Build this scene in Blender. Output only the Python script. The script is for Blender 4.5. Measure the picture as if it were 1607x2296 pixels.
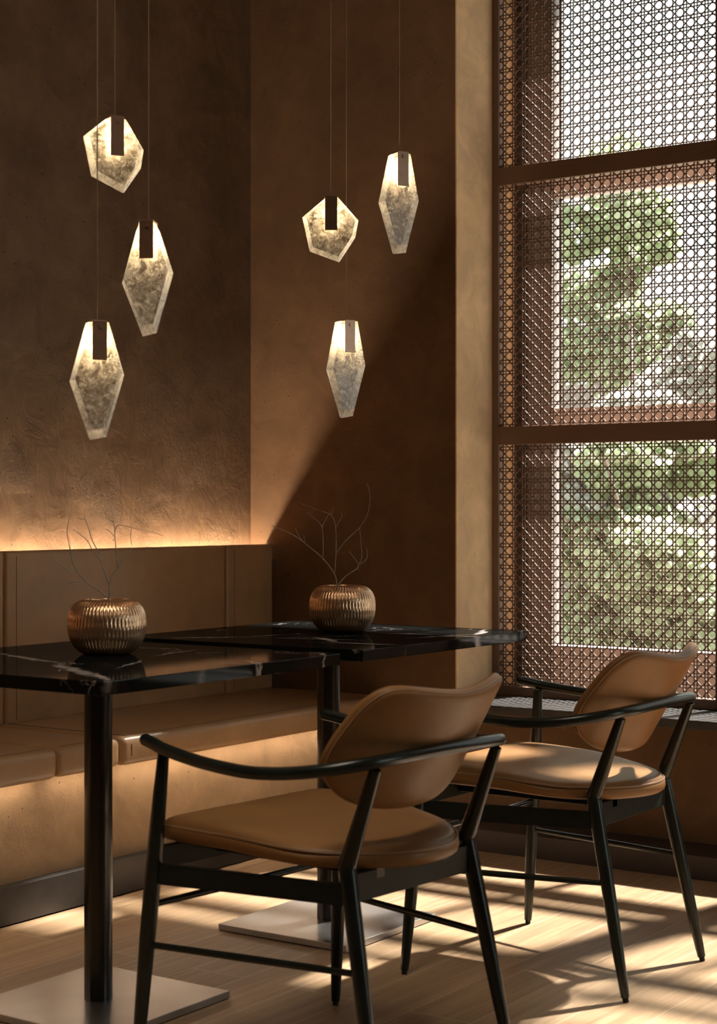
import bpy, bmesh, math, random
from mathutils import Vector, Matrix

for o in list(bpy.data.objects):
    bpy.data.objects.remove(o, do_unlink=True)
S = bpy.context.scene
COL = S.collection
PI = math.pi

# ------------------------------------------------------------------ camera
CAM_H = 1.067
YAW = math.radians(34.55)
cd = bpy.data.cameras.new('camera')
cam = bpy.data.objects.new('camera', cd)
COL.objects.link(cam)
cam.location = (0, 0, CAM_H)
cam.rotation_euler = (PI / 2, 0, YAW)
cd.sensor_fit = 'HORIZONTAL'
cd.sensor_width = 36.0
cd.lens = 3820.0 / 1607.0 * 36.0
cd.shift_y = -5.0 / 1607.0
cd.dof.use_dof = True
cd.dof.focus_distance = 4.6
cd.dof.aperture_fstop = 8.5
cd.clip_start = 0.05
S.camera = cam

# ------------------------------------------------------------------ world, sun, exposure
WORLD_STRENGTH = 1.5
SUN_STRENGTH = 40.0
w = bpy.data.worlds.new('world')
S.world = w
w.use_nodes = True
wn = w.node_tree.nodes
wn['Background'].inputs[0].default_value = (0.93, 1.0, 0.97, 1)
wn['Background'].inputs[1].default_value = WORLD_STRENGTH
sd = bpy.data.lights.new('sun', 'SUN')
sd.energy = SUN_STRENGTH
sd.angle = math.radians(2.1)
sd.color = (1.0, 0.93, 0.87)
sun = bpy.data.objects.new('sun', sd)
COL.objects.link(sun)
SUN_DIR = Vector((-0.19, -0.76, -1.0))         # the way the light travels
sun.rotation_euler = SUN_DIR.to_track_quat('-Z', 'Y').to_euler()
sun.location = (0, 12, 12)

# soft fill added near the ceiling, out of frame, to brighten the dining area
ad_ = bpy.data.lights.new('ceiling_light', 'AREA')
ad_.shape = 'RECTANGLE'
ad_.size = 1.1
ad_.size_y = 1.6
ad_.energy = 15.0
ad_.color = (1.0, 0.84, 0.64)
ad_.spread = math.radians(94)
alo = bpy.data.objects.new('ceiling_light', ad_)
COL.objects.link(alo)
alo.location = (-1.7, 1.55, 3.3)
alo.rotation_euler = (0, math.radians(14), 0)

VS = S.view_settings
VS.view_transform = 'Standard'
VS.look = 'None'
VS.exposure = 0.4
VS.gamma = 1.0
VS.use_curve_mapping = False

# ------------------------------------------------------------------ material helpers
def new_mat(name):
    m = bpy.data.materials.new(name)
    m.use_nodes = True
    nt = m.node_tree
    return m, nt, nt.nodes['Principled BSDF']

def N(nt, typ, **kw):
    n = nt.nodes.new(typ)
    for k, v in kw.items():
        if k in n.inputs:
            n.inputs[k].default_value = v
        else:
            setattr(n, k, v)
    return n

def L(nt, a, b):
    nt.links.new(a, b)

def ramp(nt, fac, stops):
    r = nt.nodes.new('ShaderNodeValToRGB')
    els = r.color_ramp.elements
    while len(els) < len(stops):
        els.new(0.5)
    for e, (p, c) in zip(els, stops):
        e.position = p
        e.color = (*c, 1) if len(c) == 3 else c
    L(nt, fac, r.inputs[0])
    return r

def simple(name, col, rough=0.5, metal=0.0, spec=0.5, var=0.0, vscale=8.0, bump=0.0, bscale=60.0, coat=0.0):
    m, nt, b = new_mat(name)
    b.inputs['Base Color'].default_value = (*col, 1)
    b.inputs['Roughness'].default_value = rough
    b.inputs['Metallic'].default_value = metal
    b.inputs['Specular IOR Level'].default_value = spec
    b.inputs['Coat Weight'].default_value = coat
    b.inputs['Coat Roughness'].default_value = 0.1
    tc = N(nt, 'ShaderNodeTexCoord')
    n1 = N(nt, 'ShaderNodeTexNoise', Scale=vscale, Detail=5.0)
    L(nt, tc.outputs['Object'], n1.inputs['Vector'])
    if var > 0:
        lo = tuple(c * (1 - var) for c in col)
        hi = tuple(min(1, c * (1 + var)) for c in col)
        r = ramp(nt, n1.outputs['Fac'], [(0.3, lo), (0.7, hi)])
        L(nt, r.outputs[0], b.inputs['Base Color'])
    if bump > 0:
        n2 = N(nt, 'ShaderNodeTexNoise', Scale=bscale, Detail=6.0)
        L(nt, tc.outputs['Object'], n2.inputs['Vector'])
        bp = N(nt, 'ShaderNodeBump', Strength=bump, Distance=0.002)
        L(nt, n2.outputs['Fac'], bp.inputs['Height'])
        L(nt, bp.outputs[0], b.inputs['Normal'])
    return m

def plaster(name, col, var=0.22, bump=0.6, dist=0.004):
    """trowelled clay plaster: cloudy tone, trowel ridges, small pits"""
    m, nt, b = new_mat(name)
    b.inputs['Roughness'].default_value = 0.78
    b.inputs['Specular IOR Level'].default_value = 0.25
    tc = N(nt, 'ShaderNodeTexCoord')
    big = N(nt, 'ShaderNodeTexNoise', Scale=1.7, Detail=4.0, Roughness=0.6, Distortion=0.5)
    L(nt, tc.outputs['Object'], big.inputs['Vector'])
    med = N(nt, 'ShaderNodeTexNoise', Scale=9.0, Detail=8.0, Roughness=0.62, Distortion=0.8)
    L(nt, tc.outputs['Object'], med.inputs['Vector'])
    lo = tuple(c * (1 - var) for c in col)
    hi = tuple(c * (1 + var) for c in col)
    r1 = ramp(nt, big.outputs['Fac'], [(0.3, lo), (0.72, hi)])
    r2 = ramp(nt, med.outputs['Fac'], [(0.35, (0.86, 0.84, 0.84)), (0.65, (1.08, 1.06, 1.04))])
    mx = N(nt, 'ShaderNodeMix', data_type='RGBA', blend_type='MULTIPLY')
    mx.inputs[0].default_value = 1.0
    L(nt, r1.outputs[0], mx.inputs[6])
    L(nt, r2.outputs[0], mx.inputs[7])
    pit = N(nt, 'ShaderNodeTexVoronoi', Scale=26.0)
    L(nt, tc.outputs['Object'], pit.inputs['Vector'])
    pr = ramp(nt, pit.outputs['Distance'], [(0.035, (0.0, 0.0, 0.0)), (0.075, (1.0, 1.0, 1.0))])
    mx2 = N(nt, 'ShaderNodeMix', data_type='RGBA', blend_type='MULTIPLY')
    mx2.inputs[0].default_value = 0.5
    L(nt, mx.outputs[2], mx2.inputs[6])
    L(nt, pr.outputs[0], mx2.inputs[7])
    L(nt, mx2.outputs[2], b.inputs['Base Color'])
    # trowel marks: patches of stretched ridges
    fine = N(nt, 'ShaderNodeTexNoise', Scale=34.0, Detail=9.0, Roughness=0.7, Distortion=2.2)
    L(nt, tc.outputs['Object'], fine.inputs['Vector'])
    patch = N(nt, 'ShaderNodeTexNoise', Scale=4.2, Detail=3.0)
    L(nt, tc.outputs['Object'], patch.inputs['Vector'])
    pm = ramp(nt, patch.outputs['Fac'], [(0.47, (0.06, 0.06, 0.06)), (0.6, (1, 1, 1))])
    mu = N(nt, 'ShaderNodeMath', operation='MULTIPLY')
    L(nt, fine.outputs['Fac'], mu.inputs[0])
    L(nt, pm.outputs[0], mu.inputs[1])
    ad = N(nt, 'ShaderNodeMath', operation='ADD')
    L(nt, mu.outputs[0], ad.inputs[0])
    mm = N(nt, 'ShaderNodeMath', operation='MULTIPLY')
    mm.inputs[1].default_value = 0.8
    L(nt, med.outputs['Fac'], mm.inputs[0])
    L(nt, mm.outputs[0], ad.inputs[1])
    ad2 = N(nt, 'ShaderNodeMath', operation='ADD')
    L(nt, ad.outputs[0], ad2.inputs[0])
    L(nt, pr.outputs[0], ad2.inputs[1])
    bp = N(nt, 'ShaderNodeBump', Strength=bump, Distance=dist)
    L(nt, ad2.outputs[0], bp.inputs['Height'])
    L(nt, bp.outputs[0], b.inputs['Normal'])
    return m

def leather(name, col, r0=0.34, r1=0.5, sp=0.3):
    m, nt, b = new_mat(name)
    b.inputs['Roughness'].default_value = 0.42
    b.inputs['Specular IOR Level'].default_value = sp
    tc = N(nt, 'ShaderNodeTexCoord')
    n1 = N(nt, 'ShaderNodeTexNoise', Scale=7.0, Detail=5.0, Roughness=0.6)
    L(nt, tc.outputs['Object'], n1.inputs['Vector'])
    r = ramp(nt, n1.outputs['Fac'], [(0.3, tuple(c * 0.84 for c in col)), (0.7, tuple(c * 1.12 for c in col))])
    L(nt, r.outputs[0], b.inputs['Base Color'])
    rr = N(nt, 'ShaderNodeMapRange')
    rr.inputs['To Min'].default_value = r0
    rr.inputs['To Max'].default_value = r1
    L(nt, n1.outputs['Fac'], rr.inputs[0])
    L(nt, rr.outputs[0], b.inputs['Roughness'])
    v = N(nt, 'ShaderNodeTexVoronoi', Scale=420.0)
    L(nt, tc.outputs['Object'], v.inputs['Vector'])
    bp = N(nt, 'ShaderNodeBump', Strength=0.12, Distance=0.0006)
    L(nt, v.outputs['Distance'], bp.inputs['Height'])
    n3 = N(nt, 'ShaderNodeTexNoise', Scale=11.0, Detail=3.0)
    L(nt, tc.outputs['Object'], n3.inputs['Vector'])
    bp2 = N(nt, 'ShaderNodeBump', Strength=0.12, Distance=0.006)
    L(nt, n3.outputs['Fac'], bp2.inputs['Height'])
    L(nt, bp.outputs[0], bp2.inputs['Normal'])
    L(nt, bp2.outputs[0], b.inputs['Normal'])
    return m

def oak():
    """long oak boards running along +Y, 150 mm wide"""
    m, nt, b = new_mat('oak boards')
    b.inputs['Specular IOR Level'].default_value = 0.4
    tc = N(nt, 'ShaderNodeTexCoord')
    mp = N(nt, 'ShaderNodeMapping')
    mp.inputs['Rotation'].default_value = (0, 0, PI / 2)
    mp.inputs['Location'].default_value = (0.35, 1.817 + 0.1505 * 20, 0)
    L(nt, tc.outputs['Object'], mp.inputs['Vector'])
    # after the turn: x runs along the boards, y across
    br = N(nt, 'ShaderNodeTexBrick', offset=0.37, offset_frequency=2, squash=1.0)
    br.inputs['Color1'].default_value = (0, 0, 0, 1)
    br.inputs['Color2'].default_value = (1, 1, 1, 1)
    br.inputs['Mortar'].default_value = (0.5, 0.5, 0.5, 1)
    br.inputs['Scale'].default_value = 1.0
    br.inputs['Mortar Size'].default_value = 0.0011
    br.inputs['Mortar Smooth'].default_value = 0.2
    br.inputs['Brick Width'].default_value = 1.35
    br.inputs['Row Height'].default_value = 0.1505
    L(nt, mp.outputs[0], br.inputs['Vector'])
    tone = ramp(nt, br.outputs['Color'], [(0.0, (0.33, 0.215, 0.12)), (0.35, (0.43, 0.29, 0.17)), (0.7, (0.38, 0.25, 0.145)), (1.0, (0.48, 0.335, 0.21))])
    # grain stretched along the board
    mg = N(nt, 'ShaderNodeMapping')
    mg.inputs['Scale'].default_value = (2.2, 75.0, 1.0)
    L(nt, mp.outputs[0], mg.inputs['Vector'])
    off = N(nt, 'ShaderNodeVectorMath', operation='MULTIPLY_ADD')
    L(nt, br.outputs['Color'], off.inputs[0])
    off.inputs[1].default_value = (13.0, 31.0, 7.0)
    L(nt, mg.outputs[0], off.inputs[2])
    g = N(nt, 'ShaderNodeTexNoise', Scale=1.0, Detail=6.0, Roughness=0.65, Distortion=0.6)
    L(nt, off.outputs[0], g.inputs['Vector'])
    gr = ramp(nt, g.outputs['Fac'], [(0.3, (0.74, 0.70, 0.66)), (0.6, (1.06, 1.05, 1.04))])
    mg2 = N(nt, 'ShaderNodeMapping')
    mg2.inputs['Scale'].default_value = (0.9, 9.0, 1.0)
    L(nt, off.outputs[0], mg2.inputs['Vector'])
    mg2.inputs['Scale'].default_value = (0.5, 0.12, 1.0)
    g2 = N(nt, 'ShaderNodeTexNoise', Scale=1.3, Detail=3.0, Distortion=1.2)
    L(nt, mg2.outputs[0], g2.inputs['Vector'])
    gr2 = ramp(nt, g2.outputs['Fac'], [(0.35, (0.86, 0.84, 0.82)), (0.65, (1.06, 1.06, 1.06))])
    m1 = N(nt, 'ShaderNodeMix', data_type='RGBA', blend_type='MULTIPLY')
    m1.inputs[0].default_value = 1.0
    L(nt, tone.outputs[0], m1.inputs[6])
    L(nt, gr.outputs[0], m1.inputs[7])
    m2 = N(nt, 'ShaderNodeMix', data_type='RGBA', blend_type='MULTIPLY')
    m2.inputs[0].default_value = 1.0
    L(nt, m1.outputs[2], m2.inputs[6])
    L(nt, gr2.outputs[0], m2.inputs[7])
    # pale filler in the joints
    m3 = N(nt, 'ShaderNodeMix', data_type='RGBA', blend_type='MIX')
    L(nt, br.outputs['Fac'], m3.inputs[0])
    L(nt, m2.outputs[2], m3.inputs[6])
    m3.inputs[7].default_value = (0.64, 0.48, 0.33, 1)
    L(nt, m3.outputs[2], b.inputs['Base Color'])
    rr = N(nt, 'ShaderNodeMapRange')
    rr.inputs['To Min'].default_value = 0.32
    rr.inputs['To Max'].default_value = 0.5
    L(nt, g.outputs['Fac'], rr.inputs[0])
    L(nt, rr.outputs[0], b.inputs['Roughness'])
    bp = N(nt, 'ShaderNodeBump', Strength=0.25, Distance=0.0008)
    L(nt, g.outputs['Fac'], bp.inputs['Height'])
    bp2 = N(nt, 'ShaderNodeBump', Strength=0.5, Distance=0.0012, invert=True)
    L(nt, br.outputs['Fac'], bp2.inputs['Height'])
    L(nt, bp.outputs[0], bp2.inputs['Normal'])
    L(nt, bp2.outputs[0], b.inputs['Normal'])
    return m

def marble(name, veins, seed):
    """polished black marble; veins = (x, y, angle, half length, half width, strength) in the table's own metres"""
    m, nt, b = new_mat(name)
    b.inputs['Roughness'].default_value = 0.05
    b.inputs['Specular IOR Level'].default_value = 0.28
    tc = N(nt, 'ShaderNodeTexCoord')
    n1 = N(nt, 'ShaderNodeTexNoise', Scale=9.0, Detail=5.0, Roughness=0.65)
    n1.noise_dimensions = '4D'
    n1.inputs['W'].default_value = seed
    L(nt, tc.outputs['Object'], n1.inputs['Vector'])
    sb = N(nt, 'ShaderNodeVectorMath', operation='SUBTRACT')
    L(nt, n1.outputs['Color'], sb.inputs[0])
    sb.inputs[1].default_value = (0.5, 0.5, 0.5)
    sc = N(nt, 'ShaderNodeVectorMath', operation='SCALE')
    sc.inputs['Scale'].default_value = 0.085
    L(nt, sb.outputs[0], sc.inputs[0])
    ad = N(nt, 'ShaderNodeVectorMath', operation='ADD')
    L(nt, tc.outputs['Object'], ad.inputs[0])
    L(nt, sc.outputs[0], ad.inputs[1])
    total = None
    for (vx, vy, ang, hl, hw, st) in veins:
        mp = N(nt, 'ShaderNodeMapping', vector_type='TEXTURE')
        mp.inputs['Location'].default_value = (vx, vy, 0)
        mp.inputs['Rotation'].default_value = (0, 0, ang)
        mp.inputs['Scale'].default_value = (hl, hw, 50.0)
        L(nt, ad.outputs[0], mp.inputs['Vector'])
        ln = N(nt, 'ShaderNodeVectorMath', operation='LENGTH')
        L(nt, mp.outputs[0], ln.inputs[0])
        mr = N(nt, 'ShaderNodeMapRange', interpolation_type='SMOOTHSTEP')
        mr.inputs['From Min'].default_value = 1.0
        mr.inputs['From Max'].default_value = 0.25
        mr.inputs['To Min'].default_value = 0.0
        mr.inputs['To Max'].default_value = st
        L(nt, ln.outputs['Value'], mr.inputs[0])
        if total is None:
            total = mr.outputs[0]
        else:
            mxx = N(nt, 'ShaderNodeMath', operation='MAXIMUM')
            L(nt, total, mxx.inputs[0])
            L(nt, mr.outputs[0], mxx.inputs[1])
            total = mxx.outputs[0]
    # faint hair veins everywhere, broken up
    hn = N(nt, 'ShaderNodeTexNoise', Scale=5.0, Detail=6.0, Roughness=0.55, Distortion=0.9)
    hn.noise_dimensions = '4D'
    hn.inputs['W'].default_value = seed + 3.3
    L(nt, ad.outputs[0], hn.inputs['Vector'])
    s2 = N(nt, 'ShaderNodeMath', operation='SUBTRACT')
    L(nt, hn.outputs['Fac'], s2.inputs[0])
    s2.inputs[1].default_value = 0.5
    ab = N(nt, 'ShaderNodeMath', operation='ABSOLUTE')
    L(nt, s2.outputs[0], ab.inputs[0])
    hr = N(nt, 'ShaderNodeMapRange', interpolation_type='SMOOTHSTEP')
    hr.inputs['From Min'].default_value = 0.012
    hr.inputs['From Max'].default_value = 0.0
    hr.inputs['To Max'].default_value = 0.5
    L(nt, ab.outputs[0], hr.inputs[0])
    pn = N(nt, 'ShaderNodeTexNoise', Scale=6.5, Detail=2.0)
    L(nt, tc.outputs['Object'], pn.inputs['Vector'])
    pr = N(nt, 'ShaderNodeMapRange')
    pr.inputs['From Min'].default_value = 0.56
    pr.inputs['From Max'].default_value = 0.68
    L(nt, pn.outputs['Fac'], pr.inputs[0])
    hm = N(nt, 'ShaderNodeMath', operation='MULTIPLY')
    L(nt, hr.outputs[0], hm.inputs[0])
    L(nt, pr.outputs[0], hm.inputs[1])
    # break up the big veins
    bn = N(nt, 'ShaderNodeTexNoise', Scale=38.0, Detail=5.0, Roughness=0.7)
    L(nt, tc.outputs['Object'], bn.inputs['Vector'])
    br = N(nt, 'ShaderNodeMapRange')
    br.inputs['From Min'].default_value = 0.35
    br.inputs['From Max'].default_value = 0.6
    br.inputs['To Min'].default_value = 0.35
    L(nt, bn.outputs['Fac'], br.inputs[0])
    bm_ = N(nt, 'ShaderNodeMath', operation='MULTIPLY')
    L(nt, total, bm_.inputs[0])
    L(nt, br.outputs[0], bm_.inputs[1])
    fin = N(nt, 'ShaderNodeMath', operation='MAXIMUM')
    L(nt, bm_.outputs[0], fin.inputs[0])
    L(nt, hm.outputs[0], fin.inputs[1])
    mix = N(nt, 'ShaderNodeMix', data_type='RGBA')
    L(nt, fin.outputs[0], mix.inputs[0])
    mix.inputs[6].default_value = (0.0065, 0.007, 0.0065, 1)
    mix.inputs[7].default_value = (0.46, 0.40, 0.38, 1)
    L(nt, mix.outputs[2], b.inputs['Base Color'])
    b.inputs['Specular IOR Level'].default_value = 0.0
    gl = N(nt, 'ShaderNodeBsdfGlossy', Roughness=0.05)
    mxs = N(nt, 'ShaderNodeMixShader')
    L(nt, facing_reflect(nt, 0.03, 0.24).outputs[0], mxs.inputs[0])
    L(nt, b.outputs[0], mxs.inputs[1])
    L(nt, gl.outputs[0], mxs.inputs[2])
    L(nt, mxs.outputs[0], nt.nodes['Material Output'].inputs[0])
    return m

def facing_reflect(nt, base, extra):
    """reflectance that rises towards grazing, the same from both sides"""
    lw = N(nt, 'ShaderNodeLayerWeight', Blend=0.5)
    pw = N(nt, 'ShaderNodeMath', operation='POWER')
    pw.inputs[1].default_value = 4.0
    L(nt, lw.outputs['Facing'], pw.inputs[0])
    ma = N(nt, 'ShaderNodeMath', operation='MULTIPLY_ADD')
    L(nt, pw.outputs[0], ma.inputs[0])
    ma.inputs[1].default_value = extra
    ma.inputs[2].default_value = base
    return ma

def glass_pane():
    m = bpy.data.materials.new('clear window glass')
    m.use_nodes = True
    nt = m.node_tree
    nt.nodes.clear()
    out = N(nt, 'ShaderNodeOutputMaterial')
    mx = N(nt, 'ShaderNodeMixShader')
    fr = facing_reflect(nt, 0.04, 0.6)
    tr = N(nt, 'ShaderNodeBsdfTransparent')
    tr.inputs[0].default_value = (0.97, 0.985, 0.975, 1)
    gl = N(nt, 'ShaderNodeBsdfGlossy', Roughness=0.02)
    L(nt, fr.outputs[0], mx.inputs[0])
    L(nt, tr.outputs[0], mx.inputs[1])
    L(nt, gl.outputs[0], mx.inputs[2])
    L(nt, mx.outputs[0], out.inputs[0])
    return m

def crystal_mat(rim=False):
    """cloudy rock crystal: clear zones, milky veils and small bubbles"""
    m = bpy.data.materials.new('cloudy rock crystal')
    m.use_nodes = True
    nt = m.node_tree
    nt.nodes.clear()
    out = N(nt, 'ShaderNodeOutputMaterial')
    tc = N(nt, 'ShaderNodeTexCoord')
    n1 = N(nt, 'ShaderNodeTexNoise', Scale=26.0, Detail=9.0, Roughness=0.72, Distortion=1.6)
    L(nt, tc.outputs['Object'], n1.inputs['Vector'])
    milk = ramp(nt, n1.outputs['Fac'], [(0.40, (0.06, 0.06, 0.06)), (0.50, (0.45, 0.45, 0.45)), (0.58, (0.92, 0.92, 0.92))] if not rim else [(0.38, (0.35, 0.35, 0.35)), (0.5, (0.75, 0.75, 0.75)), (0.62, (1, 1, 1))])
    tl = N(nt, 'ShaderNodeBsdfTranslucent')
    df = N(nt, 'ShaderNodeBsdfDiffuse')
    n2 = N(nt, 'ShaderNodeTexNoise', Scale=60.0, Detail=8.0, Roughness=0.7, Distortion=0.8)
    L(nt, tc.outputs['Object'], n2.inputs['Vector'])
    cr = ramp(nt, n2.outputs['Fac'], [(0.36, (0.20, 0.17, 0.12)), (0.48, (0.62, 0.57, 0.48)), (0.60, (0.97, 0.94, 0.90))] if not rim else [(0.3, (0.85, 0.83, 0.80)), (0.45, (0.96, 0.95, 0.93)), (0.7, (1, 1, 1))])
    L(nt, cr.outputs[0], tl.inputs[0])
    L(nt, cr.outputs[0], df.inputs[0])
    a = N(nt, 'ShaderNodeMixShader')
    a.inputs[0].default_value = 0.35
    L(nt, tl.outputs[0], a.inputs[1])
    L(nt, df.outputs[0], a.inputs[2])
    tr = N(nt, 'ShaderNodeBsdfTransparent')
    tr.inputs[0].default_value = (0.93, 0.92, 0.90, 1)
    bmx = N(nt, 'ShaderNodeMixShader')
    L(nt, milk.outputs[0], bmx.inputs[0])
    L(nt, tr.outputs[0], bmx.inputs[1])
    L(nt, a.outputs[0], bmx.inputs[2])
    # bubbles
    vo = N(nt, 'ShaderNodeTexVoronoi', Scale=190.0)
    L(nt, tc.outputs['Object'], vo.inputs['Vector'])
    vm = N(nt, 'ShaderNodeMapRange')
    vm.inputs['From Min'].default_value = 0.24
    vm.inputs['From Max'].default_value = 0.17
    L(nt, vo.outputs['Distance'], vm.inputs[0])
    pn = N(nt, 'ShaderNodeTexNoise', Scale=17.0, Detail=2.0)
    L(nt, tc.outputs['Object'], pn.inputs['Vector'])
    pm = N(nt, 'ShaderNodeMapRange')
    pm.inputs['From Min'].default_value = 0.54
    pm.inputs['From Max'].default_value = 0.58
    L(nt, pn.outputs['Fac'], pm.inputs[0])
    mu = N(nt, 'ShaderNodeMath', operation='MULTIPLY')
    L(nt, vm.outputs[0], mu.inputs[0])
    L(nt, pm.outputs[0], mu.inputs[1])
    tl2 = N(nt, 'ShaderNodeBsdfTranslucent')
    tl2.inputs[0].default_value = (1, 0.95, 0.85, 1)
    bb = N(nt, 'ShaderNodeMixShader')
    L(nt, mu.outputs[0], bb.inputs[0])
    L(nt, bmx.outputs[0], bb.inputs[1])
    L(nt, tl2.outputs[0], bb.inputs[2])
    gl = N(nt, 'ShaderNodeBsdfGlossy', Roughness=0.05)
    fr = facing_reflect(nt, 0.16 if rim else 0.06, 0.7)
    bp = N(nt, 'ShaderNodeBump', Strength=0.25, Distance=0.003)
    L(nt, n1.outputs['Fac'], bp.inputs['Height'])
    L(nt, bp.outputs[0], gl.inputs['Normal'])
    c = N(nt, 'ShaderNodeMixShader')
    L(nt, fr.outputs[0], c.inputs[0])
    L(nt, bb.outputs[0], c.inputs[1])
    L(nt, gl.outputs[0], c.inputs[2])
    L(nt, c.outputs[0], out.inputs[0])
    return m

def emit(name, col, strength):
    m = bpy.data.materials.new(name)
    m.use_nodes = True
    nt = m.node_tree
    nt.nodes.clear()
    out = N(nt, 'ShaderNodeOutputMaterial')
    e = N(nt, 'ShaderNodeEmission')
    e.inputs[0].default_value = (*col, 1)
    e.inputs[1].default_value = strength
    L(nt, e.outputs[0], out.inputs[0])
    return m

def leaf_mat(name, c1, c2):
    m = bpy.data.materials.new(name)
    m.use_nodes = True
    nt = m.node_tree
    nt.nodes.clear()
    out = N(nt, 'ShaderNodeOutputMaterial')
    tc = N(nt, 'ShaderNodeTexCoord')
    n = N(nt, 'ShaderNodeTexNoise', Scale=1.6, Detail=4.0, Roughness=0.7)
    L(nt, tc.outputs['Object'], n.inputs['Vector'])
    r = ramp(nt, n.outputs['Fac'], [(0.35, c1), (0.65, c2)])
    d = N(nt, 'ShaderNodeBsdfDiffuse')
    t = N(nt, 'ShaderNodeBsdfTranslucent')
    L(nt, r.outputs[0], d.inputs[0])
    L(nt, r.outputs[0], t.inputs[0])
    mx = N(nt, 'ShaderNodeMixShader')
    mx.inputs[0].default_value = 0.45
    L(nt, d.outputs[0], mx.inputs[1])
    L(nt, t.outputs[0], mx.inputs[2])
    L(nt, mx.outputs[0], out.inputs[0])
    return m

CLAY = (0.180, 0.102, 0.053)
M = {}
M['plaster'] = plaster('terracotta clay plaster', CLAY)
M['plaster_smooth'] = plaster('smooth terracotta plaster', (0.33, 0.17, 0.095), var=0.15, bump=0.25)
M['plaster_rough'] = plaster('rough trowelled plaster', (0.190, 0.116, 0.064), var=0.26, bump=1.0, dist=0.008)
M['plaster_light'] = plaster('pale sand plaster', (0.84, 0.60, 0.35), var=0.10, bump=0.4)  # wall plaster with the jamb's sunlight put into its colour
M['plaster_base'] = plaster('sand clay plaster', (0.36, 0.235, 0.135), var=0.15, bump=0.8)
M['ceiling'] = simple('brown ceiling paint', (0.16, 0.10, 0.065), 0.9, var=0.06, vscale=2)
M['oak'] = oak()
M['leather'] = leather('tan saddle leather', (0.285, 0.142, 0.052))
M['bench_leather'] = leather('brown bench leather', (0.40, 0.235, 0.115), 0.30, 0.44, 0.45)
M['seam'] = simple('dark thread seam', (0.10, 0.055, 0.03), 0.6, var=0.1)
M['piping'] = simple('leather piping', (0.30, 0.17, 0.085), 0.4, var=0.1)
M['frame'] = simple('black green lacquered wood', (0.013, 0.016, 0.014), 0.24, spec=0.42, var=0.25, vscale=14, bump=0.05, bscale=90)
M['frame_flat'] = simple('matt black green wood', (0.013, 0.016, 0.014), 0.5, spec=0.2, var=0.2, vscale=14)
M['rubber'] = simple('black rubber', (0.01, 0.01, 0.01), 0.7, var=0.1)
M['post'] = simple('black bronze tube', (0.018, 0.016, 0.014), 0.2, spec=0.6, var=0.15)
M['steel'] = simple('dark brushed steel plate', (0.42, 0.40, 0.385), 0.3, metal=0.85, var=0.12, vscale=6, bump=0.04, bscale=30)
M['kick'] = simple('blackened steel kick plate', (0.055, 0.050, 0.047), 0.42, metal=0.6, var=0.25, vscale=9)
M['base_dark'] = simple('dark bronze skirting', (0.06, 0.045, 0.04), 0.5, metal=0.3, var=0.15)
M['ledge'] = simple('black stone sill', (0.045, 0.042, 0.04), 0.35, var=0.25, vscale=20)
M['screen'] = simple('brown lacquered frame', (0.19, 0.110, 0.070), 0.45, var=0.08, vscale=5)
M['cane'] = simple('brown cane webbing', (0.17, 0.10, 0.068), 0.55, spec=0.25, var=0.15, vscale=40)
M['alu'] = simple('taupe window frame paint', (0.44, 0.39, 0.37), 0.45, var=0.05)  # transom copy of the frame paint, lightened for the light on it
M['alu_dark'] = simple('charcoal window frame side', (0.035, 0.032, 0.03), 0.5, var=0.05)
M['alu_side'] = simple('dark taupe frame paint', (0.20, 0.175, 0.16), 0.5, var=0.05)  # stile copy of the frame paint, darkened for shade
M['glass'] = glass_pane()
M['crystal'] = crystal_mat()
M['crystal_rim'] = crystal_mat(True)  # whiter milk on the bevels stands in for refracted light
M['bronze'] = simple('brushed bronze bracket', (0.46, 0.28, 0.19), 0.36, metal=0.92, var=0.1, vscale=30)
M['cord'] = simple('bronze textile cord', (0.34, 0.25, 0.15), 0.6, var=0.2, vscale=300)
M['led'] = emit('warm diode', (1.0, 0.76, 0.42), 30.0)
M['strip_up'] = emit('warm light strip', (1.0, 0.80, 0.58), 130.0)
M['strip_down'] = emit('warm light strip under seat', (1.0, 0.80, 0.58), 34.0)
M['channel'] = simple('aluminium channel', (0.12, 0.10, 0.09), 0.5, metal=0.6, var=0.05)
M['copper'] = simple('bronze mirrored glass', (0.92, 0.58, 0.35), 0.29, metal=0.95, var=0.12, vscale=9, coat=0.4)
M['twig'] = simple('dry grey twig', (0.36, 0.31, 0.27), 0.75, var=0.25, vscale=60)
M['soil'] = simple('gravel ground', (0.30, 0.27, 0.23), 0.9, var=0.3, vscale=4)
M['leafA'] = leaf_mat('fresh green leaves', (0.38, 0.45, 0.30), (0.50, 0.57, 0.40))
M['leafB'] = leaf_mat('grey green leaves', (0.42, 0.43, 0.40), (0.54, 0.55, 0.50))
M['bark'] = simple('grey brown bark', (0.17, 0.13, 0.11), 0.9, var=0.3, vscale=10, bump=0.4, bscale=30)
M['stone'] = simple('mauve grey garden wall', (0.30, 0.265, 0.255), 0.85, var=0.25, vscale=2.2, bump=0.3, bscale=12)

# ------------------------------------------------------------------ mesh helpers
def link_obj(name, me, parent=None):
    o = bpy.data.objects.new(name, me)
    COL.objects.link(o)
    if parent is not None:
        o.parent = parent
    return o

def build(name, bm, mat, parent=None, smooth=False, loc=None):
    me = bpy.data.meshes.new(name)
    bmesh.ops.recalc_face_normals(bm, faces=bm.faces[:])
    bm.to_mesh(me)
    bm.free()
    me.materials.append(mat)
    if smooth:
        for p in me.polygons:
            p.use_smooth = True
    o = link_obj(name, me, parent)
    if loc is not None:
        o.location = loc
    return o

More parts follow.
